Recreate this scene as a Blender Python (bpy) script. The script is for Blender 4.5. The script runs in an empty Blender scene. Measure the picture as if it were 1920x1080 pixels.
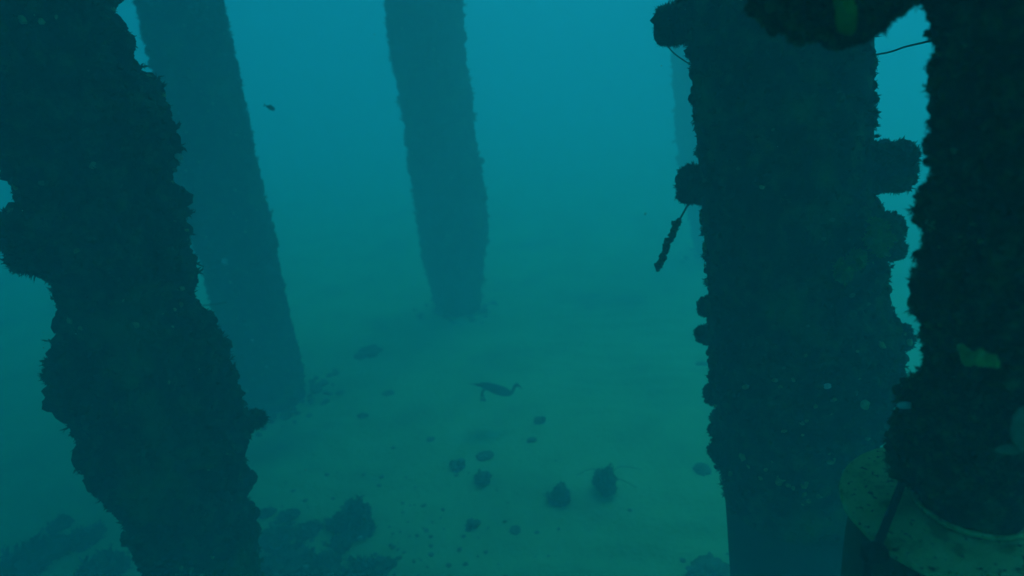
import bpy, math, random
import numpy as np
from mathutils import Vector, Matrix

random.seed(7)
RNG = np.random.default_rng(11)
scene = bpy.context.scene
COL = scene.collection

# ---------------------------------------------------------------- camera
CAM_Z = 3.2
FPX = 1251.0                       # focal length in pixels of a 1920 px wide picture
down_c = Vector((283.0, -3486.0, -FPX)).normalized()   # where plumb lines meet, in camera axes
up_c = -down_c
fwd_c = Vector((0, 0, -1)); fwd_c = (fwd_c - up_c * fwd_c.dot(up_c)).normalized()
rgt_c = fwd_c.cross(up_c).normalized()
R3 = Matrix((rgt_c, fwd_c, up_c))  # camera axes -> world axes
cam_data = bpy.data.cameras.new('camera')
cam = bpy.data.objects.new('camera', cam_data); COL.objects.link(cam)
cam.matrix_world = Matrix.Translation((0, 0, CAM_Z)) @ R3.to_4x4()
cam_data.sensor_width = 36.0
cam_data.lens = FPX / 1920.0 * 36.0
cam_data.clip_start = 0.05
cam_data.clip_end = 500.0
scene.camera = cam
cam_data.dof.use_dof = True
cam_data.dof.focus_distance = 1.7
cam_data.dof.aperture_fstop = 2.5

# ---------------------------------------------------------------- sky, sun, exposure
SUN_EL, SUN_AZ = math.radians(66), math.radians(42)    # azimuth clockwise from the view direction
world = bpy.data.worlds.new('World'); scene.world = world
world.use_nodes = True
wn = world.node_tree.nodes; wl = world.node_tree.links
sky = wn.new('ShaderNodeTexSky'); sky.sky_type = 'NISHITA'; sky.sun_disc = False
sky.sun_elevation = SUN_EL; sky.sun_rotation = SUN_AZ
wl.new(sky.outputs[0], wn['Background'].inputs[0])
wn['Background'].inputs[1].default_value = 0.15
sd = bpy.data.lights.new('sun', 'SUN'); sd.energy = 2.0; sd.angle = math.radians(25); sd.color = (1.0, 0.98, 0.94)
sun = bpy.data.objects.new('sun', sd); COL.objects.link(sun)
sun_dir = Vector((math.sin(SUN_AZ) * math.cos(SUN_EL), math.cos(SUN_AZ) * math.cos(SUN_EL), math.sin(SUN_EL)))
sun.rotation_euler = sun_dir.to_track_quat('Z', 'Y').to_euler()
sun.location = sun_dir * 30
scene.view_settings.view_transform = 'Standard'
scene.view_settings.look = 'None'
scene.view_settings.gamma = 1.0
scene.view_settings.exposure = 0.38
scene.cycles.max_bounces = 10
scene.cycles.diffuse_bounces = 2
scene.cycles.volume_bounces = 8
scene.cycles.use_denoising = True

# water constants
SURFACE_Z = 8.6

# ---------------------------------------------------------------- picture -> place
CAMP = np.array([0, 0, CAM_Z])
R3n = np.array(R3)
def ray(px, py):
    d = R3n @ np.array([px - 960.0, -(py - 540.0), -FPX])
    return d / np.linalg.norm(d)
def on_plane(px, py, z=0.0):
    d = ray(px, py); t = (z - CAM_Z) / d[2]
    return CAMP + d * t
def at_dist(px, py, D):            # point at horizontal distance D
    d = ray(px, py); t = D / math.hypot(d[0], d[1])
    return CAMP + d * t

# ---------------------------------------------------------------- noise
_G = RNG.random((32, 32, 32)).astype(np.float32) * 2 - 1
def vnoise(P):
    P = np.asarray(P, dtype=np.float64)
    i = np.floor(P).astype(np.int64); f = P - i
    u = f * f * f * (f * (f * 6 - 15) + 10)
    i0 = i & 31; i1 = (i + 1) & 31
    def g(a, b, c): return _G[a, b, c]
    x0, y0, z0 = i0[..., 0], i0[..., 1], i0[..., 2]; x1, y1, z1 = i1[..., 0], i1[..., 1], i1[..., 2]
    ux, uy, uz = u[..., 0], u[..., 1], u[..., 2]
    a = g(x0, y0, z0) * (1 - ux) + g(x1, y0, z0) * ux
    b = g(x0, y1, z0) * (1 - ux) + g(x1, y1, z0) * ux
    c = g(x0, y0, z1) * (1 - ux) + g(x1, y0, z1) * ux
    d = g(x0, y1, z1) * (1 - ux) + g(x1, y1, z1) * ux
    return (a * (1 - uy) + b * uy) * (1 - uz) + (c * (1 - uy) + d * uy) * uz
def fbm(P, freq, octs=3, gain=0.5):
    P = np.asarray(P) * freq; s = 0; a = 1
    for _ in range(octs):
        s = s + a * vnoise(P); P = P * 2.03 + 17.3; a *= gain
    return s
def billow(P, freq, octs=2, gain=0.5):      # rounded lumps
    P = np.asarray(P) * freq; s = 0; a = 1
    for _ in range(octs):
        s = s + a * (1 - 2 * np.abs(vnoise(P)) ** 0.8 * 1.3); P = P * 2.1 + 9.7; a *= gain
    return s

# ---------------------------------------------------------------- mesh building
class Geo:
    def __init__(self): self.v = []; self.f = []; self.n = 0
    def add(self, v, f):
        v = np.asarray(v, dtype=np.float64); f = np.asarray(f, dtype=np.int64)
        self.v.append(v); self.f.append(f + self.n); self.n += len(v); return self
    def arrays(self): return np.concatenate(self.v), np.concatenate(self.f)
    def build(self, name, mat, parent=None, origin=None, smooth=True):
        v, f = self.arrays()
        o0 = np.zeros(3) if origin is None else np.asarray(origin)
        me = bpy.data.meshes.new(name)
        me.vertices.add(len(v)); me.vertices.foreach_set('co', (v - o0).astype(np.float32).ravel())
        me.loops.add(f.size); me.loops.foreach_set('vertex_index', f.astype(np.int32).ravel())
        me.polygons.add(len(f)); k = f.shape[1]
        me.polygons.foreach_set('loop_start', np.arange(0, f.size, k, dtype=np.int32))
        me.polygons.foreach_set('loop_total', np.full(len(f), k, dtype=np.int32))
        me.polygons.foreach_set('use_smooth', np.full(len(f), smooth))
        me.update(calc_edges=True); me.validate()
        me.materials.append(mat)
        o = bpy.data.objects.new(name, me); COL.objects.link(o)
        if parent is not None: o.parent = parent
        elif origin is not None: o.location = o0
        return o

def tag(o, label=None, cat=None, group=None, kind=None):
    if label: o['label'] = label
    if cat: o['category'] = cat
    if group: o['group'] = group
    if kind: o['kind'] = kind
    return o
def empty(name, loc, label, cat, group=None):
    o = bpy.data.objects.new(name, None); COL.objects.link(o); o.location = tuple(loc)
    o.empty_display_size = 0.1
    return tag(o, label, cat, group)

def grid_tris(nr, nc, wrap=True):
    r = np.arange(nr - 1)[:, None]; c = np.arange(nc if wrap else nc - 1)[None, :]; c2 = (c + 1) % nc
    a = r * nc + c; b = r * nc + c2; d = (r + 1) * nc + c; e = (r + 1) * nc + c2
    return np.concatenate([np.stack([a, b, e], -1).reshape(-1, 3), np.stack([a, e, d], -1).reshape(-1, 3)])

def ico(sub):
    t = (1 + 5 ** .5) / 2
    v = np.array([(-1, t, 0), (1, t, 0), (-1, -t, 0), (1, -t, 0), (0, -1, t), (0, 1, t), (0, -1, -t), (0, 1, -t), (t, 0, -1), (t, 0, 1), (-t, 0, -1), (-t, 0, 1)], float)
    v /= np.linalg.norm(v[0])
    f = np.array([(0, 11, 5), (0, 5, 1), (0, 1, 7), (0, 7, 10), (0, 10, 11), (1, 5, 9), (5, 11, 4), (11, 10, 2), (10, 7, 6), (7, 1, 8), (3, 9, 4), (3, 4, 2), (3, 2, 6), (3, 6, 8), (3, 8, 9), (4, 9, 5), (2, 4, 11), (6, 2, 10), (8, 6, 7), (9, 8, 1)])
    for _ in range(sub):
        e = np.sort(np.concatenate([f[:, [0, 1]], f[:, [1, 2]], f[:, [2, 0]]]), axis=1)
        u, inv = np.unique(e, axis=0, return_inverse=True); inv = inv.ravel()
        m = v[u].mean(1); m /= np.linalg.norm(m, axis=1)[:, None]
        n = len(v); v = np.concatenate([v, m]); F = len(f)
        ab, bc, ca = inv[:F] + n, inv[F:2 * F] + n, inv[2 * F:] + n
        f = np.concatenate([np.stack([f[:, 0], ab, ca], 1), np.stack([f[:, 1], bc, ab], 1), np.stack([f[:, 2], ca, bc], 1), np.stack([ab, bc, ca], 1)])
    return v, f
ICO = {k: ico(k) for k in (1, 2, 3, 4, 5)}

def tri_normals(v, f):
    n = np.cross(v[f[:, 1]] - v[f[:, 0]], v[f[:, 2]] - v[f[:, 0]])
    a = np.linalg.norm(n, axis=1); return n / np.maximum(a, 1e-12)[:, None], a / 2
def vert_normals(v, f):
    n = np.cross(v[f[:, 1]] - v[f[:, 0]], v[f[:, 2]] - v[f[:, 0]])
    vn = np.zeros_like(v)
    for k in range(3): np.add.at(vn, f[:, k], n)
    return vn / np.maximum(np.linalg.norm(vn, axis=1), 1e-12)[:, None]
def scatter(v, f, n, weight=None):
    nn, a = tri_normals(v, f)
    if weight is not None: a = a * weight(v[f].mean(1), nn)
    p = a / a.sum(); idx = RNG.choice(len(f), n, p=p)
    r1 = np.sqrt(RNG.random(n)); r2 = RNG.random(n)
    T = v[f[idx]]
    P = T[:, 0] * (1 - r1)[:, None] + T[:, 1] * (r1 * (1 - r2))[:, None] + T[:, 2] * (r1 * r2)[:, None]
    return P, nn[idx]
def norm(a): return a / np.maximum(np.linalg.norm(a, axis=-1, keepdims=True), 1e-9)

def tufts(g, P, N, blades, length, width, spread=0.8, bias=(0, 0, 0.1)):
    n = len(P)
    scale = RNG.uniform(0.45, 1.3, n)
    for _ in range(blades):
        d = norm(N + spread * RNG.normal(0, 0.6, (n, 3)) + np.array(bias))
        L = (length * scale * RNG.uniform(0.5, 1.1, n))[:, None]
        s = norm(np.cross(d, RNG.normal(0, 1, (n, 3)))); w = width * RNG.uniform(0.6, 1.3, n)[:, None]
        base = P - N * length * 0.15
        mid = base + d * L * 0.55 + s * 0; tip = base + norm(d + RNG.normal(0, .25, (n, 3))) * L
        V = np.stack([base - s * w * .6, base + s * w * .6, mid - s * w, mid + s * w, tip], 1).reshape(-1, 3)
        k = np.arange(n)[:, None] * 5
        F = np.concatenate([k + np.array([0, 1, 3]), k + np.array([0, 3, 2]), k + np.array([2, 3, 4])])
        g.add(V, F)
def lumps(g, P, N, size, flat=0.6, sub=1):
    v0, f0 = ICO[sub]; n = len(P)
    rz = RNG.normal(0, 1, (n, 3)); t = norm(np.cross(N, rz)); b = np.cross(N, t)
    s = size * np.clip(np.exp(RNG.normal(0, 0.4, n)), .4, 1.7)
    jit = 1 + 0.13 * RNG.normal(0, 1, (n, len(v0), 1))
    L = v0[None] * jit
    V = P[:, None] + s[:, None, None] * (L[..., 0:1] * t[:, None] + L[..., 1:2] * b[:, None] * RNG.uniform(.6, 1.2, n)[:, None, None] + L[..., 2:3] * N[:, None] * flat)
    F = f0[None] + (np.arange(n) * len(v0))[:, None, None]
    g.add(V.reshape(-1, 3), F.reshape(-1, 3))

def blob(center, radii, sub=4, rot=0.0, axis=None, amp=0.1, freq=6.0, power=1.0, rough=None, octs=4):
    """lumpy ellipsoid / rounded cylinder (power < 1) -> verts, faces"""
    v0, f0 = ICO[sub]
    d = v0
    if power != 1.0:
        m = (np.abs(d) ** (2 / power)).sum(1) ** (power / 2)
        d = d / m[:, None]
    p = d * np.array(radii)
    if axis is not None:
        q = Vector((1, 0, 0)).rotation_difference(Vector(axis)); M = np.array(q.to_matrix()); p = p @ M.T
    if rot: 
        c, s = math.cos(rot), math.sin(rot); p = p @ np.array([[c, -s, 0], [s, c, 0], [0, 0, 1]]).T
    W = p + np.array(center)
    n = norm(p / (np.linalg.norm(radii) ** 2))
    r = min(radii)
    W = W + n * (r * amp * fbm(W, freq / r * 0.25, octs, 0.55))[:, None]
    return W, f0

def tube(pts, rad, nseg=10, sub=1):
    """swept tube through pts with radii -> verts, faces (capped)"""
    pts = np.asarray(pts, float); rad = np.broadcast_to(np.asarray(rad, float), (len(pts),)).copy()
    T = norm(np.gradient(pts, axis=0)); ref = np.array([0, 0, 1.0]) if abs(T[0][2]) < .9 else np.array([1.0, 0, 0])
    V = []
    u = norm(np.cross(T[0], ref))
    for p, t, r in zip(pts, T, rad):
        u = norm(u - t * np.dot(u, t)); w = np.cross(t, u)
        a = np.linspace(0, 2 * np.pi, nseg, endpoint=False)
        V.append(p + r * (np.cos(a)[:, None] * u + np.sin(a)[:, None] * w))
    V = np.concatenate(V); F = grid_tris(len(pts), nseg)
    n = len(V); V = np.concatenate([V, pts[:1], pts[-1:]])
    i = np.arange(nseg); j = (i + 1) % nseg; o = (len(pts) - 1) * nseg
    F = np.concatenate([F, np.stack([np.full(nseg, n), j, i], 1), np.stack([np.full(nseg, n + 1), o + i, o + j], 1)])
    return V, F
def smooth_path(pts, n=40):
    pts = np.asarray(pts, float); m = len(pts); t = np.linspace(0, m - 1, n); out = []
    for x in t:
        i = min(int(x), m - 2); f = x - i
        p0 = pts[max(i - 1, 0)]; p1 = pts[i]; p2 = pts[i + 1]; p3 = pts[min(i + 2, m - 1)]
        out.append(0.5 * ((2 * p1) + (-p0 + p2) * f + (2 * p0 - 5 * p1 + 4 * p2 - p3) * f * f + (-p0 + 3 * p1 - 3 * p2 + p3) * f ** 3))
    return np.array(out)

# ---------------------------------------------------------------- materials
def mat(name, cols, scale=8.0, rough=0.9, bump=0.4, bscale=60.0, detail=6.0, positions=None, spec=0.2, patch=None):
    m = bpy.data.materials.new(name); m.use_nodes = True
    nt = m.node_tree; n = nt.nodes; l = nt.links; b = n['Principled BSDF']
    tc = n.new('ShaderNodeNewGeometry')
    nz = n.new('ShaderNodeTexNoise'); nz.inputs['Scale'].default_value = scale; nz.inputs['Detail'].default_value = detail
    nz.inputs['Roughness'].default_value = 0.65
    l.new(tc.outputs['Position'], nz.inputs['Vector'])
    cr = n.new('ShaderNodeValToRGB'); l.new(nz.outputs[0], cr.inputs[0])
    k = len(cols); pos = positions or [0.3 + 0.4 * i / max(k - 1, 1) for i in range(k)]
    while len(cr.color_ramp.elements) < k: cr.color_ramp.elements.new(0.5)
    for e, c, p in zip(cr.color_ramp.elements, cols, pos): e.position = p; e.color = (*c, 1)
    out = cr.outputs[0]
    if patch:                                    # second colour in large soft-edged colonies
        pc, ps, lo, hi = patch
        n2 = n.new('ShaderNodeTexNoise'); n2.inputs['Scale'].default_value = ps; n2.inputs['Detail'].default_value = 4
        l.new(tc.outputs['Position'], n2.inputs['Vector'])
        mr = n.new('ShaderNodeMapRange'); mr.inputs[1].default_value = lo; mr.inputs[2].default_value = hi
        l.new(n2.outputs[0], mr.inputs[0])
        mx = n.new('ShaderNodeMix'); mx.data_type = 'RGBA'; l.new(mr.outputs[0], mx.inputs[0])
        l.new(out, mx.inputs[6]); mx.inputs[7].default_value = (*pc, 1); out = mx.outputs[2]
    l.new(out, b.inputs['Base Color'])
    b.inputs['Roughness'].default_value = rough
    b.inputs['Specular IOR Level'].default_value = spec
    if bump:
        n3 = n.new('ShaderNodeTexNoise'); n3.inputs['Scale'].default_value = bscale; n3.inputs['Detail'].default_value = 5
        l.new(tc.outputs['Position'], n3.inputs['Vector'])
        bp = n.new('ShaderNodeBump'); bp.inputs['Strength'].default_value = bump; bp.inputs['Distance'].default_value = 0.02
        l.new(n3.outputs[0], bp.inputs['Height']); l.new(bp.outputs[0], b.inputs['Normal'])
    return m
M_SAND = mat('sand', [(.24, .33, .12), (.34, .46, .17), (.42, .54, .22)], scale=1.3, bump=0.8, bscale=22, rough=1, detail=9,
             patch=((.20, .22, .12), 0.7, .56, .72))
M_GROW = mat('growth', [(.003, .005, .002), (.014, .022, .007), (.08, .12, .03)], scale=13, positions=[.36, .5, .7], bump=0.8, bscale=70, rough=1,
             patch=((.07, .13, .015), 3.6, .54, .7))
M_TUFT = mat('tufts', [(.006, .009, .004), (.022, .034, .010), (.08, .12, .03)], scale=14, positions=[.36, .5, .7], bump=0, rough=1,
             patch=((.06, .14, .015), 3.6, .56, .7))
M_NEAR = mat('near_growth', [(.003, .005, .002), (.025, .04, .012), (.16, .22, .07)], scale=26, bump=0.8, bscale=200, rough=1,
             patch=((.13, .16, .05), 14.0, .57, .68))
M_NTUFT = mat('near_tufts', [(.005, .008, .003), (.03, .05, .015), (.16, .24, .07)], scale=30, bump=0, rough=1)
M_CONC = mat('concrete', [(.025, .03, .022), (.04, .045, .035), (.06, .06, .05)], scale=5, bump=0.3, bscale=40, rough=.95)
M_ALGA = mat('green_alga', [(.05, .12, .01), (.12, .24, .02), (.16, .30, .03)], scale=30, bump=0.3, bscale=120, rough=.9)
M_SHELL = mat('shell', [(.35, .38, .30), (.55, .56, .46), (.68, .68, .58)], scale=40, bump=0.2, bscale=200, rough=.6)
M_PALE = mat('pale_growth', [(.08, .12, .03), (.24, .30, .10), (.45, .48, .24)], scale=30, bump=0.4, bscale=150, rough=1)
M_DULL = mat('dull_shell', [(.10, .14, .07), (.18, .22, .12)], scale=60, bump=0.3, bscale=200, rough=.8)
M_ROCK = mat('rock', [(.07, .08, .04), (.13, .14, .08), (.21, .22, .14)], scale=12, bump=0.7, bscale=50, rough=1)
M_PLATE = mat('plate', [(.20, .24, .07), (.42, .48, .17), (.55, .58, .24)], scale=22, bump=0.35, bscale=240, rough=.8,
              positions=[.36, .46, .66], patch=((.05, .06, .03), 95, .60, .66))
M_BLACK = mat('black_rubber', [(.008, .008, .009), (.014, .015, .015)], scale=30, bump=0.3, bscale=150, rough=.6)
M_ROPE = mat('rope', [(.03, .03, .02), (.07, .07, .045)], scale=40, bump=0.5, bscale=200, rough=1)
M_BIRD = mat('feathers', [(.04, .04, .038), (.10, .10, .09)], scale=40, bump=0.2, bscale=150, rough=.7)
M_FISH = mat('fish_skin', [(.03, .035, .03), (.08, .085, .07)], scale=60, bump=0.1, bscale=150, rough=.5)
M_PIPE = mat('worm_tube', [(.16, .24, .05), (.30, .42, .10)], scale=40, bump=0.3, bscale=150, rough=.7)
M_HOUSE = mat('housing', [(.03, .045, .025), (.06, .075, .04)], scale=16, bump=0.3, bscale=100, rough=.7)

# ---------------------------------------------------------------- unseen pier deck above the water, added to shade the near water
M_DECK = mat('deck_timber', [(.05, .04, .03), (.10, .085, .06)], scale=6, bump=0.4, bscale=40, rough=1)
DX0, DX1, DY0, DY1 = -16.0, 5.2, -14.0, 6.5
def box_tris(x0, x1, y0, y1, z0, z1):
    v = np.array([(x, y, z) for x in (x0, x1) for y in (y0, y1) for z in (z0, z1)], float)
    f = np.array([(0, 1, 3), (0, 3, 2), (4, 6, 7), (4, 7, 5), (0, 4, 5), (0, 5, 1), (2, 3, 7), (2, 7, 6), (0, 2, 6), (0, 6, 4), (1, 5, 7), (1, 7, 3)])
    return v, f
g = Geo(); y_ = DY0
while y_ < DY1: g.add(*box_tris(DX0, DX1, y_, y_ + .296, 9.30, 9.36)); y_ += .30
x_ = DX0 + .3
while x_ < DX1: g.add(*box_tris(x_, x_ + .12, DY0, DY1, 9.05, 9.297)); x_ += .9
deck = g.build('shade_deck', M_DECK, smooth=False); deck.rotation_euler.z = math.radians(-28)
tag(deck, 'unseen timber pier deck added overhead to shade the near water', kind='structure')

# ---------------------------------------------------------------- sea floor
def ground_h(x, y):
    P = np.stack([x, y, np.zeros_like(x)], -1)
    h = 0.05 * fbm(P, 0.35, 3) + 0.012 * fbm(P, 2.2, 3)
    yy = y + 0.25 * vnoise(P * 0.8) * 2
    r = np.hypot(x, y)
    h = h + 0.011 * np.sin(yy * 22 + 3 * vnoise(P * 1.5)) * np.clip(1 - r / 16, 0, 1) * np.clip(.6 + vnoise(P * .9), 0, 1)
    return h
def gh(x, y): return float(ground_h(np.array([x]), np.array([y]))[0])
n = 520
s = np.linspace(-1, 1, n); warp = np.sinh(s * 3.2) / np.sinh(3.2)
X, Y = np.meshgrid(warp * 42.0, warp * 42.0 + 6.0)
Z = ground_h(X, Y)
g = Geo(); g.add(np.stack([X, Y, Z], -1).reshape(-1, 3), grid_tris(n, n, wrap=False))
tag(g.build('seabed', M_SAND), 'pale rippled sand of the sea floor', kind='structure')

# ---------------------------------------------------------------- piles
def pile(name, label, D, left, right, shaft_r, zbase=-0.3, ztop=8.45, nz=700, nt=260, amp=0.02, lump=0.02, mg=None, mt=None,
         ntuft=5000, blades=6, tl=0.035, tw=0.004, nlump=1500, lsize=0.02, growth_from=None, group='encrusted pier piles', ztopg=None, noisef=7.0,
         cat='pier pile', axis_px=None, cpx=None):
    mg = mg or M_GROW; mt = mt or M_TUFT
    if axis_px is None:
        ymid = 500
        xl = np.interp(ymid, [p[1] for p in left], [p[0] for p in left]); xr = np.interp(ymid, [p[1] for p in right], [p[0] for p in right])
        axis_px = ((xl + xr) / 2, ymid)
    A = at_dist(axis_px[0], axis_px[1], D); ax = A[:2].copy()
    vdir = ax / np.linalg.norm(ax); lat = np.array([vdir[1], -vdir[0]])       # to the right
    def prof(pl):
        out = []
        for px, py in pl:
            d = ray(px, py); t = np.dot(ax, vdir) / np.dot(d[:2], vdir); p = CAMP + d * t
            out.append((p[2], float(np.dot(p[:2] - ax, lat))))
        out.sort(); return np.array(out)
    pl, pr = prof(left), prof(right)
    zc = np.linspace(max(pl[0][0], pr[0][0]), min(pl[-1][0], pr[-1][0]), 60)
    lb, la = np.polyfit(zc, (np.interp(zc, pl[:, 0], pl[:, 1]) + np.interp(zc, pr[:, 0], pr[:, 1])) / 2, 1)
    lb = float(np.clip(lb, -.09, .09)); la = float(np.mean((np.interp(zc, pl[:, 0], pl[:, 1]) + np.interp(zc, pr[:, 0], pr[:, 1])) / 2 - lb * zc))
    if cpx:
        cp = prof(cpx); lb = (cp[1][1] - cp[0][1]) / (cp[1][0] - cp[0][0]); la = cp[0][1] - lb * cp[0][0]
    cen = lambda zz: la + lb * np.asarray(zz)
    root = empty(name, (ax[0], ax[1], 0), label, cat, group)
    o = np.array([ax[0], ax[1], 0])
    z0 = pl[0][0] if growth_from is None else growth_from
    zt = ztopg or ztop
    z = np.linspace(z0, zt, nz); th = np.linspace(0, 2 * np.pi, nt, endpoint=False)
    sl = -(np.interp(z, pl[:, 0], pl[:, 1]) - cen(z)); sr = np.interp(z, pr[:, 0], pr[:, 1]) - cen(z)
    TH, ZZ = np.meshgrid(th, z)
    c = np.cos(TH); w = (1 + c) / 2; w = w * w * (3 - 2 * w)
    Rr = sr[:, None] * w + sl[:, None] * (1 - w)
    side = np.sin(TH)
    Rr = Rr * (1 - 0.06 * side ** 2)
    def pos(Rr):
        q = cen(ZZ)
        return np.stack([ax[0] + q * lat[0] + Rr * (c * lat[0] + side * vdir[0]), ax[1] + q * lat[1] + Rr * (c * lat[1] + side * vdir[1]), ZZ], -1)
    P = pos(Rr)
    end = np.clip((ZZ - z0) / 0.06, 0, 1) ** 0.5
    disp = lump * billow(P, noisef, 2) * 0.6 + amp * fbm(P, noisef * 3.1, 4, 0.6) - lump * .3 - tl * .22
    Rr = np.maximum((Rr + disp), shaft_r + 0.004) * (0.85 + 0.15 * end)
    Rr = np.maximum(Rr, shaft_r + 0.004)
    P = pos(Rr)
    V = P.reshape(-1, 3); F = grid_tris(nz, nt)
    g = Geo(); g.add(V, F)
    if z0 > 0.05:                                           # close the lower lip of the growth on the shaft
        q0 = cen(z0); ring = np.stack([ax[0] + q0 * lat[0] + shaft_r * .98 * (np.cos(th) * lat[0] + np.sin(th) * vdir[0]), ax[1] + q0 * lat[1] + shaft_r * .98 * (np.cos(th) * lat[1] + np.sin(th) * vdir[1]), np.full(nt, z0 + 0.01)], -1)
        i = np.arange(nt); j = (i + 1) % nt
        g.add(np.concatenate([P[0], ring]), np.concatenate([np.stack([i, i + nt, j], 1), np.stack([j, i + nt, j + nt], 1)]))
    Pn, Nn = scatter(V, F, nlump)
    if np.mean(np.sum(Nn[:, :2] * (Pn[:, :2] - ax), 1)) < 0: F = F[:, ::-1]; Pn, Nn = scatter(V, F, nlump)
    lumps(g, Pn, Nn, lsize, 0.7)
    g.build('marine_growth', mg, root, o)
    gt = Geo(); Pn, Nn = scatter(V, F, ntuft); tufts(gt, Pn, Nn, blades, tl, tw)
    gt.build('hydroid_fringe', mt, root, o, smooth=False)
    gp = Geo(); near = D < 2                                # pale barnacle and sponge crusts in drifts
    wgt = lambda cc, nn: np.clip(fbm(cc, 14 if near else 4.5, 3) - .12, 0, 1) ** 2 + .01
    Pn, Nn = scatter(V, F, 900 if near else 520, wgt); lumps(gp, Pn + Nn * (.001 if near else .006), Nn, .0028 if near else .0085, .5)
    gp.build('barnacle_crust', M_PALE, root, o)['kind'] = 'stuff'
    # bare shaft: octagon-ish round concrete
    ns = 40; zs = np.linspace(zbase, ztop, 60); a = np.linspace(0, 2 * np.pi, ns, endpoint=False)
    A2, Z2 = np.meshgrid(a, zs)
    qz = cen(Z2); Q = np.stack([ax[0] + qz * lat[0] + shaft_r * np.cos(A2), ax[1] + qz * lat[1] + shaft_r * np.sin(A2), Z2], -1)
    Q[..., :2] += (0.004 * fbm(Q, 5, 2))[..., None]
    g = Geo(); g.add(Q.reshape(-1, 3), grid_tris(60, ns))
    i = np.arange(ns); g.add(np.concatenate([Q[-1], [[ax[0] + cen(ztop) * lat[0], ax[1] + cen(ztop) * lat[1], ztop]]]), np.stack([i, (i + 1) % ns, np.full(ns, ns)], 1))
    g.build('shaft', M_CONC, root, o)
    return dict(foot=(ax[0] + la * lat[0], ax[1] + la * lat[1]), root=root, ax=ax, lat=lat, vdir=vdir, V=V, F=F, o=o, P=P, D=D, z=z)

def surf_point(pl, px, py, push=0.0):
    """where the picture ray meets a pile's growth"""
    d = ray(px, py); V = pl['V']
    w = V - CAMP; t = w @ d; dist = np.linalg.norm(w - t[:, None] * d, axis=1)
    ok = np.where(dist < np.sort(dist)[20] + 1e-6)[0]; k = ok[np.argmin(t[ok])]
    return V[k] - d * push, -d
def shells(pl, pts):
    for px, py, sz in pts:
        p, d = surf_point(pl, px, py, 0.004)
        c = np.cross(d, (0, 0, 1)); a = norm(c + .6 * RNG.normal(0, .5, 3))
        v, f = blob(p, (sz, sz * .7, sz * .35), sub=2, amp=.15, freq=3)
        n_ = norm(d + .5 * RNG.normal(0, .6, 3)); q = Vector((0, 0, 1)).rotation_difference(Vector(n_)); v = (v - p) @ np.array(q.to_matrix()).T + p
        g = Geo(); g.add(v, f); g.build('shell', M_SHELL if sz > .0125 else M_DULL, pl['root'], pl['o'])

L1 = [(-190, -60), (-160, 60), (-100, 160), (-50, 240), (0, 300), (14, 350), (20, 385), (4, 410), (8, 440), (40, 458), (45, 485), (92, 520), (108, 580), (108, 620), (98, 655), (94, 715), (102, 760), (118, 800), (142, 850), (155, 890), (190, 930), (232, 985), (250, 1030), (262, 1080), (272, 1180)]
R1 = [(218, -60), (226, 0), (238, 40), (258, 90), (264, 130), (290, 142), (300, 165), (318, 215), (330, 290), (343, 345), (352, 400), (362, 460), (368, 515), (372, 560), (396, 590), (425, 640), (440, 700), (448, 755), (462, 772), (476, 785), (460, 800), (462, 850), (466, 930), (478, 1000), (490, 1080), (500, 1180)]
p1 = pile('pier_pile', 'nearest left pile, thick ragged dark growth, cut by the left picture edge', 2.75, L1, R1, 0.2, axis_px=(235, 560), ntuft=9000, nlump=2600, nt=300, nz=900, tl=.03, tw=.0035, amp=.022, lump=.03, growth_from=-0.1)
L2 = [(250, -60), (262, 0), (276, 40), (288, 90), (294, 135), (298, 200), (314, 280), (330, 350), (348, 420), (368, 480), (394, 515), (403, 560), (408, 600), (420, 640), (430, 700), (445, 755)]
R2 = [(408, -60), (415, 0), (432, 90), (442, 150), (460, 225), (478, 290), (492, 350), (505, 400), (523, 462), (518, 490), (530, 540), (540, 590), (548, 620), (562, 655), (567, 700), (563, 735), (545, 755)]
p2 = pile('pier_pile', 'second pile from the left, leaning close behind the nearest left pile', 6.7, L2, R2, 0.33, axis_px=(450, 500), ntuft=5000, nlump=1800, tl=.045, tw=.006, lsize=.025, amp=.022, lump=.025, growth_from=0.06)
L3 = [(718, -60), (725, 60), (737, 130), (752, 200), (765, 300), (778, 390), (785, 450), (800, 520), (812, 560), (818, 600)]
R3_ = [(868, -60), (873, 100), (886, 180), (893, 260), (906, 330), (915, 400), (914, 450), (906, 500), (903, 560), (900, 600)]
p3 = pile('pier_pile', 'hazy far pile standing alone in the middle on open sand', 8.25, L3, R3_, 0.26, axis_px=(845, 450), ntuft=3500, nlump=1200, nz=400, nt=160, tl=.07, tw=.01, lsize=.03, amp=.02, lump=.02, growth_from=0.02)
L4 = [(1300, -60), (1298, 0), (1300, 80), (1298, 105), (1306, 150), (1308, 200), (1315, 280), (1325, 380), (1330, 460), (1334, 540), (1334, 600), (1330, 650), (1334, 700), (1336, 740), (1343, 780), (1343, 810), (1344, 850), (1352, 890), (1364, 912)]
R4 = [(1636, -60), (1635, 90), (1625, 150), (1624, 190), (1620, 230), (1616, 275), (1618, 345), (1640, 368), (1662, 400), (1672, 425), (1676, 470), (1668, 520), (1652, 540), (1665, 570), (1688, 600), (1703, 635), (1693, 665), (1695, 700), (1682, 740), (1665, 790), (1655, 850), (1645, 905)]
p4 = pile('pier_pile', 'broad right pile with stub beams, heavy growth above a smooth bare foot', 2.35, L4, R4, 0.26, axis_px=(1492, 540), cpx=[(1458, 60), (1494, 1000)], ntuft=11000, nlump=3000, nt=320, nz=900, tl=.026, tw=.003, lsize=.014, amp=.014, lump=.014)
L6 = [(1252, -60), (1256, 60), (1262, 200), (1270, 300), (1290, 400), (1303, 480), (1312, 530)]
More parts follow.
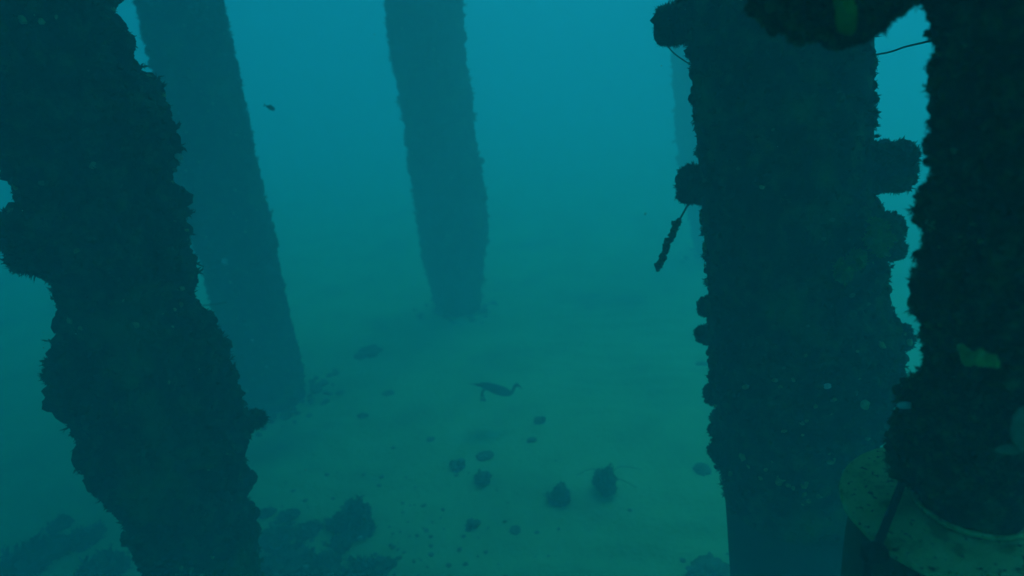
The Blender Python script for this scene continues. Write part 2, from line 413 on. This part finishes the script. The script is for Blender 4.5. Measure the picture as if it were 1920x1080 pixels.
R6 = [(1362, -60), (1366, 60), (1372, 200), (1380, 300), (1388, 400), (1390, 480), (1392, 530)]
p6 = pile('pier_pile', 'faintest pile, half hidden behind the left edge of the broad right pile', 10.2, L6, R6, 0.24, axis_px=(1325, 300), ntuft=1500, nlump=600, nz=300, nt=120, tl=.08, tw=.012, lsize=.03, growth_from=0.02)

# white shells caught in the growth
shells(p4, [(1378, 318, .007), (1567, 410, .009), (1550, 447, .009), (1365, 473, .006), (1555, 728, .013), (1568, 738, .010), (1562, 752, .008), (1612, 735, .009), (1600, 560, .010), (1470, 690, .006), (1520, 615, .007), (1448, 250, .006), (1625, 575, .009)])
shells(p2, [(421, 492, .045), (470, 640, .018), (502, 690, .015)])
shells(p1, [(332, 298, .016), (347, 330, .010), (73, 345, .012), (228, 374, .008), (375, 457, .012), (330, 415, .007)])

def add_blobs(parent, o, name, specs, m, mt=None, ntuft=600, tl=.02, tw=.0025, nl=200, ls=.01, label=None, blades=6, bias=(0, 0, .1)):
    g = Geo()
    for s_ in specs: g.add(*s_)
    V, F = g.arrays()
    P_, N_ = scatter(V, F, nl)
    lumps(g, P_, N_, ls, .7)
    ob = g.build(name, m, parent, o)
    if label: ob['label'] = label
    if mt:
        gt = Geo(); P_, N_ = scatter(V, F, ntuft); tufts(gt, P_, N_, blades, tl, tw, bias=bias)
        t = gt.build('hydroid_fringe', mt, ob, None, smooth=False)
        t.data.transform(Matrix.Translation(tuple(-np.asarray(o)))) 
    return ob, V, F

def lat_dir(pl): return np.array([pl['lat'][0], pl['lat'][1], 0.0])
def px_point(pl, px, py, near=0.0):
    d = ray(px, py); t = (np.dot(pl['ax'], pl['vdir']) - near) / np.dot(d[:2], pl['vdir']); return CAMP + d * t
def stub(pl, x0, y0, x1, y1, r, name='brace_stub', label=None, power=0.28, near=0.0):
    a = px_point(pl, x0, y0, near); b = px_point(pl, x1, y1, near); ln = np.linalg.norm(b - a) / 2
    sp = [blob((a + b) / 2, (ln, r, r), sub=5, axis=(b - a), amp=.09, freq=9, power=power)]
    add_blobs(pl['root'], pl['o'], name, sp, M_GROW, M_TUFT, ntuft=1100, tl=.024, tw=.003, nl=240, ls=.012, label=label)
PX4 = 2.35 / 1251 * 1.02
stub(p4, 1236, 50, 1400, 22, 28 * PX4, label='blunt encrusted beam stub at the upper left of the pile')
stub(p4, 1278, 346, 1420, 345, 29 * PX4, label='short square encrusted beam stub on the left side')
stub(p4, 1560, 318, 1712, 310, 33 * PX4, label='long square encrusted beam stub on the right side')

# rounded sponges along the pile's left edge and knobs on the right
for px, py, rr, lb in [(1328, 575, 19, None), (1322, 628, 18, None), (1338, 738, 20, None), (1345, 782, 13, None), (1342, 806, 13, None), (1352, 850, 24, None),
                       (1676, 470, 16, None), (1690, 632, 20, None), (1662, 430, 26, None), (1306, 96, 12, None)]:
    c_ = px_point(p4, px, py); r_ = rr * PX4
    add_blobs(p4['root'], p4['o'], 'sponge', [blob(c_, (r_, r_, r_ * 1.05), sub=4, amp=.14, freq=5)], M_GROW, M_TUFT, ntuft=220, tl=.014, tw=.0025, nl=30, ls=.006)
for px, py, rr in [(20, 432, 30), (62, 480, 30), (478, 786, 13), (122, 690, 24)]:
    c_ = px_point(p1, px, py); r_ = rr * 2.75 / 1251 * 1.05
    add_blobs(p1['root'], p1['o'], 'sponge', [blob(c_, (r_, r_, r_ * .8), sub=4, amp=.25, freq=6)], M_GROW, M_TUFT, ntuft=500, tl=.03, tw=.0035, nl=80, ls=.012)
# green algae patches, sunlit brightness of the broad pile's flank put into their colour
for px, py, rr in [(1640, 445, 22), (1612, 486, 10), (1580, 512, 12)]:
    p_, d_ = surf_point(p4, px, py)
    r_ = rr * PX4
    add_blobs(p4['root'], p4['o'], 'sunlit_algae_patch', [blob(p_, (r_, r_, r_ * 1.2), sub=3, amp=.3, freq=6)], M_ALGA, M_ALGA, ntuft=260, tl=.02, tw=.003, nl=40, ls=.007)

# ---------------------------------------------------------------- lines hanging round the broad pile
def hairy_line(name, label, cat, pts, r, ntuft, tl, tw, nl=0, ls=.006, m=M_ROPE, lo=0.0):
    pa = smooth_path(pts, 60); pa = pa + 0.004 * np.stack([vnoise(pa * 9 + k * 5.1) for k in range(3)], -1)
    v, f = tube(pa, r); g = Geo(); g.add(v, f)
    o = pa[0]
    ob = g.build(name, m, None, o); tag(ob, label, cat)
    if ntuft:
        gt = Geo(); k = RNG.integers(int(lo * 60), 60, ntuft); P_ = pa[k] + RNG.normal(0, r * .5, (ntuft, 3)); N_ = norm(RNG.normal(0, 1, (ntuft, 3)))
        tufts(gt, P_, N_, 5, tl, tw)
        if nl:
            k = RNG.integers(int(lo * 60), 60, nl); P_ = pa[k] + RNG.normal(0, r * 1.2, (nl, 3)); lumps(gt, P_, norm(RNG.normal(0, 1, (nl, 3))), ls, .8)
        gt.build('algae', M_TUFT, ob, o, smooth=False)
    return ob
Pq = lambda x, y, near=0.0: px_point(p4, x, y, near)
hairy_line('rope', 'short overgrown rope hanging at a slant below the left stub beam', 'rope', [Pq(1296, 372), Pq(1280, 402), Pq(1262, 436), Pq(1246, 470), Pq(1232, 505)], .0035, 260, .015, .0025, 90, .0075, lo=.35)
hairy_line('fishing_line', 'thin slack line from the upper left stub to the broad pile', 'line', [Pq(1246, 78), Pq(1262, 98), Pq(1282, 114), Pq(1304, 128)], .0022, 0, .008, .002)
hairy_line('stick', 'thin dark twig sticking out of the broad pile, upper of two', 'twig', [Pq(1309, 168), Pq(1302, 190), Pq(1299, 210)], .0022, 0, .008, .002)
hairy_line('stick', 'thin dark twig sticking out of the broad pile, lower of two', 'twig', [Pq(1314, 200), Pq(1308, 222), Pq(1301, 244)], .0026, 0, .008, .002)
hairy_line('fishing_line', 'thin taut line crossing the bright water right of the broad pile', 'line', [Pq(1625, 93, .0), Pq(1637, 101), Pq(1644, 103), Pq(1675, 95, .1), Pq(1745, 78, .3), Pq(1800, 66, .5)], .0026, 0, .01, .002)
P12 = lambda x, y: at_dist(x, y, 4.6)
hairy_line('fishing_line', 'thin line crossing the small gap between the two left piles', 'line', [P12(378, 573), P12(395, 571), P12(425, 566)], .004, 0, .01, .002)

# ---------------------------------------------------------------- near camera mount (right edge)
L5 = [(1715, -60), (1738, 0), (1745, 40), (1750, 90), (1746, 150), (1746, 220), (1742, 290), (1740, 340), (1716, 365), (1716, 395), (1734, 415), (1733, 450), (1724, 480), (1710, 505), (1708, 545), (1716, 585), (1738, 612), (1734, 645), (1724, 690), (1692, 712), (1680, 750), (1668, 790), (1662, 850), (1690, 868), (1706, 882), (1745, 905), (1775, 925)]
axx = lambda y: 1820 + (950 - y) * 0.1876
R5 = [(2 * axx(y) - x, y) for x, y in L5]
p5 = pile('mooring_post', 'very near dark shaggy post at the right edge, overgrown above the round plate', 1.10, L5, R5, 0.055, axis_px=(1904, 500), zbase=2.56, ztop=3.9, growth_from=None, nt=420, nz=760,
          ntuft=26000, nlump=5000, tl=.013, tw=.0011, lsize=.0065, amp=.008, lump=.010, noisef=18, mg=M_NEAR, mt=M_NTUFT, blades=6, group='growths', cat='post')
del p5['root']['group']
PX5 = 1.10 / 1251 * 1.25
# front pipe running down the post
pp = [at_dist(1935, -80, .88), at_dist(1925, 120, .88), at_dist(1915, 320, .88), at_dist(1908, 520, .89), at_dist(1900, 700, .93)]
pa = smooth_path(pp, 160); rr_ = .030 + 0.006 * vnoise(pa * 12)
v, f = tube(pa, rr_, 60); vn = vert_normals(v, f); v = v + vn * (.006 * billow(v, 30, 2) + .004 * fbm(v, 90, 3))[:, None]
add_blobs(p5['root'], p5['o'], 'encrusted_pipe', [(v, f)], M_NEAR, M_NTUFT, ntuft=5000, tl=.010, tw=.001, nl=900, ls=.005)
# overhanging arm with sponges
arm = [at_dist(1430, -25, 1.0), at_dist(1560, -28, 1.0), at_dist(1680, -42, 1.02), at_dist(1800, -70, 1.06), at_dist(1950, -80, 1.1)]
pa = smooth_path(arm, 90); v, f = tube(pa, .03, 40); vn = vert_normals(v, f); v = v + vn * (.008 * billow(v, 25, 2) + .004 * fbm(v, 80, 3))[:, None]
K = 1.0 / 1251 * 1.15
sp = [(v, f)]
for px, py, r_ in [(1462, 2, 34), (1500, 10, 40), (1545, 8, 48), (1590, 8, 50), (1632, -8, 46), (1668, -18, 32)]:
    sp.append(blob(at_dist(px, py, .98 + .03 * random.random()), (r_ * K, r_ * K, r_ * K * .95), sub=5, amp=.28, freq=6))
add_blobs(p5['root'], p5['o'], 'overhanging_arm', sp, M_NEAR, M_NTUFT, ntuft=9000, tl=.010, tw=.001, nl=1500, ls=.005)
band = smooth_path([at_dist(1578, -40, .925), at_dist(1583, 0, .925), at_dist(1586, 30, .93), at_dist(1588, 54, .95)], 40)
v, f = tube(band, .011, 24); v = v + vert_normals(v, f) * (.0025 * fbm(v, 90, 3))[:, None]
g = Geo(); g.add(v, f); g.build('algae_frond', M_ALGA, p5['root'], p5['o'])
# mussels / shells / worm tube set on the post
def disc_shell(px, py, D, w, h, name='shell', m=M_SHELL, th=.3):
    c_ = at_dist(px, py, D); v, f = blob((0, 0, 0), (w, h, min(w, h) * th), sub=3, amp=.06, freq=3)
    M_ = np.array((R3).to_3x3()); v = v @ M_.T + c_
    g = Geo(); g.add(v, f); return g.build(name, m, p5['root'], p5['o'])
def front(px, py, push=.004):
    p_, d_ = surf_point(p5, px, py, push); return math.hypot(p_[0], p_[1])
disc_shell(1697, 760, front(1700, 760, .012), .013, .0055)
disc_shell(1893, 843, front(1893, 843, .014), .020, .007, m=M_DULL)
disc_shell(1926, 805, front(1915, 805, .008), .022, .032, m=M_DULL)
disc_shell(1663, 800, front(1670, 800, .012), .004, .004)
D_ = front(1830, 662, .006) - .022
D2 = min(D_, front(1850, 675) - .03, .86)
wt = smooth_path([at_dist(1800, 645, D_ + .005), at_dist(1806, 655, D_), at_dist(1814, 672, D_ - .004), at_dist(1822, 674, D_ - .004)], 20)
v, f = tube(wt, np.linspace(.003, .010, 20), 16); v2, f2 = tube(smooth_path([at_dist(1828, 667, D2), at_dist(1845, 675, D2), at_dist(1870, 677, D2)], 20), np.linspace(.010, .0075, 20), 16)
for v_, f_ in ((v, f), (v2, f2)): g = Geo(); g.add(v_ + vert_normals(v_, f_) * (.002 * fbm(v_, 140, 3))[:, None], f_); g.build('worm_tube', M_PIPE, p5['root'], p5['o'])

# round plate below the growth
Cc = at_dist(1820, 950, 1.10); PR = .185
Cc[2] -= 0
prof = [(0.0, .0), (.05, .0), (.09, .0), (.13, -.001), (.16, -.003), (PR - .006, -.006), (PR - .003, -.003), (PR, -.005), (PR + .001, -.010), (PR - .003, -.015), (PR - .02, -.013), (.06, -.012), (0.0, -.012)]
ns = 160; a = np.linspace(0, 2 * np.pi, ns, endpoint=False); V = []
for r_, z_ in prof: V.append(np.stack([Cc[0] + max(r_, .0005) * np.cos(a), Cc[1] + max(r_, .0005) * np.sin(a), np.full(ns, Cc[2] + z_)], -1))
V = np.concatenate(V); V[:, 2] += .0015 * fbm(V, 18, 3)
plate = empty('round_plate', Cc, 'round pale green speckled plate under the near shaggy post', 'plate')
g = Geo(); g.add(V, grid_tris(len(prof), ns)); g.build('disc', M_PLATE, plate, Cc)
# smaller flange ring round the post foot, on the plate
def ring(Cz, R_, r_, m, name, parent, o, sq=1.0):
    a = np.linspace(0, 2 * np.pi, 100, endpoint=False); b = np.linspace(0, 2 * np.pi, 14, endpoint=False)
    A_, B_ = np.meshgrid(b, a)
    P_ = np.stack([Cz[0] + (R_ + r_ * np.cos(A_)) * np.cos(B_), Cz[1] + (R_ + r_ * np.cos(A_)) * np.sin(B_), Cz[2] + r_ * sq * np.sin(A_)], -1)
    P_ = np.concatenate([P_, P_[:1]]); P_ += (.002 * fbm(P_, 30, 2))[..., None] * 0.5
    g = Geo(); g.add(P_.reshape(-1, 3), grid_tris(101, 14)); return g.build(name, m, parent, o)
ring(Cc + np.array([.0, .0, .008]), .080, .004, M_PLATE, 'flange_ring', plate, Cc)
# bare collar of the post standing on the plate
a = np.linspace(0, 2 * np.pi, 60, endpoint=False)
V = np.concatenate([np.stack([Cc[0] + r_ * np.cos(a), Cc[1] + r_ * np.sin(a), np.full(60, Cc[2] + z_)], -1) for r_, z_ in [(.07, .001), (.072, .03), (.068, .05), (.05, .055)]])
g = Geo(); g.add(V, grid_tris(4, 60)); g.build('collar', M_NEAR, p5['root'], p5['o'])
# black strap rod across the plate and hanging below its rim
rim = at_dist(1640, 1030, 1.0)
def plate_pt(px, py, dz):
    d = ray(px, py); t = (Cc[2] + dz - CAM_Z) / d[2]; return CAMP + d * t
e0 = plate_pt(1702, 872, .035); e1 = plate_pt(1688, 915, .014); e2 = plate_pt(1642, 1030, .010)
out = norm(np.array([e2[0] - Cc[0], e2[1] - Cc[1], 0]))
e3 = e2 + out * .012 + np.array([0, 0, -.012]); e4 = e3 + np.array([0, 0, -.05]); e5 = e4 + np.array([0, 0, -.14])
g = Geo(); g.add(*tube(smooth_path([e0, e1, (e1 + e2) / 2, e2, e3, e4, e5], 80), .0062, 16))
rod = g.build('strap_rod', M_BLACK, None, e2); tag(rod, 'black rod lying over the round plate and bent down past its rim', 'rod')
g = Geo(); g.add(*blob(e2 + out * .004 - np.array([0, 0, .004]), (.018, .014, .013), sub=3, amp=.15, freq=4, power=.6)); g.build('clamp', M_BLACK, rod, e2)
g = Geo(); g.add(*tube([e4, e4 - np.array([0, 0, .01]), e5], [.014, .018, .018], 24)); g.build('sleeve', M_BLACK, rod, e2)
# rounded housing hanging below the plate
hc = Cc + np.array([-.02, 0, 0]); a = np.linspace(0, 2 * np.pi, 90, endpoint=False)
hp = [(.150, -.016), (.158, -.03), (.165, -.05), (.169, -.08), (.170, -.14), (.168, -.22), (.15, -.26), (.08, -.28), (.001, -.285)]
V = np.concatenate([np.stack([Cc[0] + r_ * np.cos(a), Cc[1] + r_ * np.sin(a), np.full(90, Cc[2] + z_)], -1) for r_, z_ in hp])
house = Geo(); house.add(V, grid_tris(len(hp), 90)); hb = house.build('housing', M_HOUSE, plate, Cc)

# ---------------------------------------------------------------- sea floor objects
def rock(px, py, w, h, label, m=M_ROCK, tall=.8, group=None, dx=0.0, name='rock', weed=0, sub=4, D=None):
    base = on_plane(px, py + h * .35, 0.0); base[2] = gh(base[0], base[1])
    sl = np.linalg.norm(base - CAMP) / 1251 * .93
    rw = w * sl / 2; rh = max(h * sl / 2 * tall, rw * .25)
    c_ = base + np.array([0, 0, rh * .45])
    v, f = blob(c_, (rw, rw * .85, rh), sub=sub, rot=random.uniform(0, 3), amp=.75, freq=4.2)
    ob = Geo().add(v, f).build(name, m, None, base)
    tag(ob, label, 'rock', group)
    if weed:
        gt = Geo(); P_, N_ = scatter(v, f, weed); tufts(gt, P_, N_, 5, rw * .45, rw * .04, bias=(0, 0, .4)); gt.build('weed', M_TUFT, ob, base, smooth=False)
    return ob, base, sl
rock(1052, 922, 44, 34, 'dark weedy rock on the open sand, left one of the two largest there', weed=200)
ob, b_, sl = rock(1138, 898, 38, 66, 'dark weedy rock with long thin strands on open sand, right one of the two largest', weed=260, tall=1.0)
top = b_ + np.array([0, 0, .14])
gs = Geo()
for dx, dy, dz in [(-.22, .05, -.01), (.28, .05, -.01), (.22, -.05, -.09)]:
    gs.add(*tube(smooth_path([top - np.array([0, 0, .03]), top + np.array([dx * .4, dy, dz * .5 + .04]), top + np.array([dx, dy, dz])], 24), np.linspace(.004, .002, 24), 8))
gs.build('strand', M_ROCK, ob, b_)
rock(905, 893, 32, 26, 'small dark rock in the middle of the sand, nearer one of a close pair', weed=80)
rock(858, 868, 32, 20, 'small dark rock in the middle of the sand, farther one of a close pair', weed=80)
rock(1012, 788, 20, 14, 'small faint stone on the sand just below and right of the swimming bird', weed=40)
rock(997, 822, 16, 10, 'tiny faint stone on the sand below the small faint stone right of the bird')
rock(885, 970, 24, 22, 'isolated small dark rock nearest the bottom middle of the sand', weed=80)
rock(808, 820, 14, 9, 'tiny faint stone on the sand left below the swimming bird')
rock(690, 655, 44, 24, 'faint low hump on the far sand left of the lone middle pile')
rock(910, 852, 34, 7, 'thin flat dark fragment on the sand above the close pair of rocks')
rock(965, 982, 24, 7, 'thin flat dark fragment near the bottom middle of the sand')
rock(1315, 684, 20, 8, 'faint flat stone on the sand beside the broad right pile, farther one')
rock(1318, 880, 38, 9, 'faint flat stone on the sand beside the broad right pile, nearer one')
rock(1330, 1070, 90, 30, 'low dark hump at the bottom edge beside the foot of the broad right pile', tall=.6)
rock(668, 962, 58, 54, 'largest pointed dark boulder right of the nearest left pile', weed=500, tall=1.1, sub=5)
rock(728, 735, 22, 8, 'faint small stone on the sand right of the second pile')
rock(680, 775, 20, 10, 'faint small stone on the sand nearest the boulder, above it')
# rubble heap beside the foot of the near left pile
spots = [(520, 1000, 60, 30), (575, 985, 46, 26), (545, 1040, 74, 34), (610, 1040, 60, 30), (640, 1010, 40, 22), (680, 1060, 66, 34), (500, 1065, 70, 34), (600, 1080, 80, 34), (712, 1055, 50, 26),
         (655, 1085, 60, 30), (540, 960, 34, 16), (700, 1090, 70, 30), (500, 955, 26, 14), (628, 975, 34, 18), (160, 1000, 60, 20), (60, 1040, 90, 24), (190, 1060, 80, 30), (110, 975, 40, 14)]
for k, (px, py, w_, h_) in enumerate(spots):
    right = px > 400
    rock(px, py, w_, h_, 'low dark rubble stone in the heap right of the nearest left pile' if right else 'low dark rubble stone on the sand left of the nearest left pile',
         weed=120, tall=.7, group='rubble right of the near left pile' if right else 'rubble left of the near left pile')
# countless shell and weed crumbs
g = Geo(); m_ = 420
C1 = on_plane(600, 1040); cx = C1[0] - .25 + RNG.normal(0, .85, m_); cy = C1[1] - .1 + RNG.normal(0, .55, m_)
m2 = 160; cx = np.concatenate([cx, RNG.uniform(-5, 4, m2)]); cy = np.concatenate([cy, RNG.uniform(2.0, 10, m2)])
P_ = np.stack([cx, cy, ground_h(cx, cy)], -1)
lumps(g, P_[:m_], np.tile([0, 0, 1.0], (m_, 1)), .013, .5); lumps(g, P_[m_:], np.tile([0, 0, 1.0], (m2, 1)), .006, .4)
for pl_, rr_, nn_ in ((p2, .38, 110), (p3, .30, 50), (p6, .30, 30), (p4, .34, 300), (p1, .30, 400)):      # shell mounds round the feet of the piles
    an = RNG.uniform(0, 2 * np.pi, nn_); ra = rr_ + np.abs(RNG.normal(0, .16, nn_)); ce_ = pl_['foot']
    bx = ce_[0] + ra * np.cos(an); by = ce_[1] + ra * np.sin(an)
    lumps(g, np.stack([bx, by, ground_h(bx, by) + .03 * np.clip(1 - (ra - rr_) / .3, 0, 1)], -1), np.tile([0, 0, 1.0], (nn_, 1)), .028, .55)
tag(g.build('shell_rubble', M_ROCK), 'crumbs of dark weed and broken shell strewn over the sand', 'rubble', kind='stuff')
for px, py in [(676, 1008), (573, 1062), (645, 966)]:
    b_ = on_plane(px, py, .10); v, f = blob(b_, (.018, .012, .014), sub=2, amp=.3, freq=3)
    tag(Geo().add(v, f).build('shell', M_SHELL, None, b_), {676: 'pale shell fragment on the rubble, rightmost of the three', 573: 'pale shell fragment on the rubble, lowest of the three', 645: 'pale shell fragment beside the pointed boulder, topmost of the three'}[px], 'shell')

# ---------------------------------------------------------------- swimming bird
BD = 5.25
def bp(px, py, off=0.0): return at_dist(px, py, BD + off)
spine = [(879, 719, .002, .012), (892, 721, .006, .030), (903, 723, .016, .040), (915, 725, .034, .055), (928, 729, .044, .062), (941, 733, .044, .058), (951, 736, .034, .042), (957, 737, .020, .024), (961, 733, .013, .014), (964, 727, .012, .012), (967, 722, .015, .014), (971, 722, .015, .013), (975, 725, .006, .006), (980, 729, .002, .002)]
sp_ = np.array([bp(x, y) for x, y, _, _ in spine]); S = smooth_path(sp_, 90)
rv = np.interp(np.linspace(0, 13, 90), range(14), [q[2] for q in spine]); rh = np.interp(np.linspace(0, 13, 90), range(14), [q[3] for q in spine])
T_ = norm(np.gradient(S, axis=0)); vd = norm(ray(930, 728)); a = np.linspace(0, 2 * np.pi, 24, endpoint=False); V = []
for p_, t_, r1, r2 in zip(S, T_, rv, rh):
    w_ = norm(vd - t_ * np.dot(vd, t_)); u_ = np.cross(t_, w_); V.append(p_ + r1 * np.cos(a)[:, None] * u_ + r2 * np.sin(a)[:, None] * w_)
g = Geo(); g.add(np.concatenate(V), grid_tris(90, 24))
for off, e in ((.03, 0), (-.03, 5)):                       # trailing legs with webbed feet
    leg = smooth_path([bp(910, 728, off), bp(904, 736, off), bp(902 + e, 744, off)], 12); g.add(*tube(leg, .008, 8))
    tip = bp(900 + e, 752, off); s_ = vd * .028; q = leg[-1]
    g.add(np.array([q, tip + s_, bp(908 + e, 753, off), tip - s_, q + (tip - q) * .4 + np.array([0, .0, .006])]), np.array([[0, 1, 2], [0, 2, 3], [0, 4, 1], [0, 3, 4], [4, 1, 2], [4, 2, 3]]))
for sgn in (-1, 1):                                        # folded wings along the flanks
    w_ = [bp(940, 729, sgn * .050), bp(925, 725, sgn * .062), bp(908, 721, sgn * .048), bp(893, 720, sgn * .022)]
    v, f = tube(smooth_path(w_, 30), np.array([.012, .026, .028, .02, .006]).repeat(6), 12); g.add(v, f)
bird = g.build('diving_bird', M_BIRD, None, bp(930, 730)); tag(bird, 'dark long-necked bird swimming low over the sand, legs trailing', 'bird')

# ---------------------------------------------------------------- little fish
c_ = at_dist(507, 202, 4.4); K = 4.4 / 1251
t_ = norm(at_dist(514, 205, 4.4) - at_dist(498, 198, 4.4)); side = norm(np.cross(t_, (0, 0, 1))); upv = np.cross(side, t_)
st = np.linspace(-1, 1, 30); hh = .011 * np.sqrt(np.clip(1 - st ** 2, 0, 1)) * (1 + .3 * st) + .0012; ww = hh * .45
V = np.concatenate([c_ + t_ * s_ * .027 + h_ * np.cos(a)[:, None] * upv + w_ * np.sin(a)[:, None] * side for s_, h_, w_ in zip(st, hh, ww)])
fish = Geo().add(V, grid_tris(30, 24)).build('fish', M_FISH, None, c_); tag(fish, 'tiny dark fish alone in open water right of the second pile', 'fish')
def fin(name, pts, th=.001):
    p_ = np.array([c_ + t_ * x + upv * z_ for x, z_ in pts]); n_ = len(p_); v = np.concatenate([p_ - side * th, p_ + side * th]); F_ = []
    for i in range(1, n_ - 1): F_ += [[0, i, i + 1], [n_, n_ + i + 1, n_ + i]]
    for i in range(n_): j = (i + 1) % n_; F_ += [[i, j, n_ + j], [i, n_ + j, n_ + i]]
    Geo().add(v, np.array(F_)).build(name, M_FISH, fish, c_, smooth=False)
fin('tail_fin', [(-.025, 0), (-.042, .010), (-.038, 0), (-.042, -.010)])
fin('dorsal_fin', [(-.012, .008), (-.008, .017), (.008, .014), (.012, .009)])

# ---------------------------------------------------------------- drifting specks
m_ = 420; dd = RNG.uniform(.9, 5.5, m_); an = RNG.uniform(-.75, .75, m_); P_ = np.stack([dd * np.sin(an), dd * np.cos(an), RNG.uniform(.5, 4.2, m_)], -1)
g = Geo(); lumps(g, P_, norm(RNG.normal(0, 1, (m_, 3))), .001, .8); tag(g.build('drifting_specks', M_SHELL), 'fine pale specks drifting in the water', 'specks', kind='stuff')

# ---------------------------------------------------------------- sea water as one box of even haze
hx, hy0, hy1, hz0, hz1 = 46.0, -40.0, 52.0, -1.3, SURFACE_Z
v = np.array([(x, y, z) for x in (-hx, hx) for y in (hy0, hy1) for z in (hz0, hz1)])
f = np.array([(0, 1, 3, 2), (4, 6, 7, 5), (0, 4, 5, 1), (2, 3, 7, 6), (0, 2, 6, 4), (1, 5, 7, 3)])
mw = bpy.data.materials.new('haze'); mw.use_nodes = True
nt = mw.node_tree; nt.nodes.remove(nt.nodes['Principled BSDF'])
pv = nt.nodes.new('ShaderNodeVolumePrincipled')
pv.inputs['Color'].default_value = (.050, .102, .110, 1)
pv.inputs['Density'].default_value = 1.5
pv.inputs['Absorption Color'].default_value = (0.65, .968, .990, 1)
pv.inputs['Anisotropy'].default_value = 0.1
nt.links.new(pv.outputs[0], nt.nodes['Material Output'].inputs['Volume'])
hz = Geo().add(v, f).build('haze', mw, smooth=False)
tag(hz, 'murky blue-green sea water filling the whole view', 'water', kind='stuff')
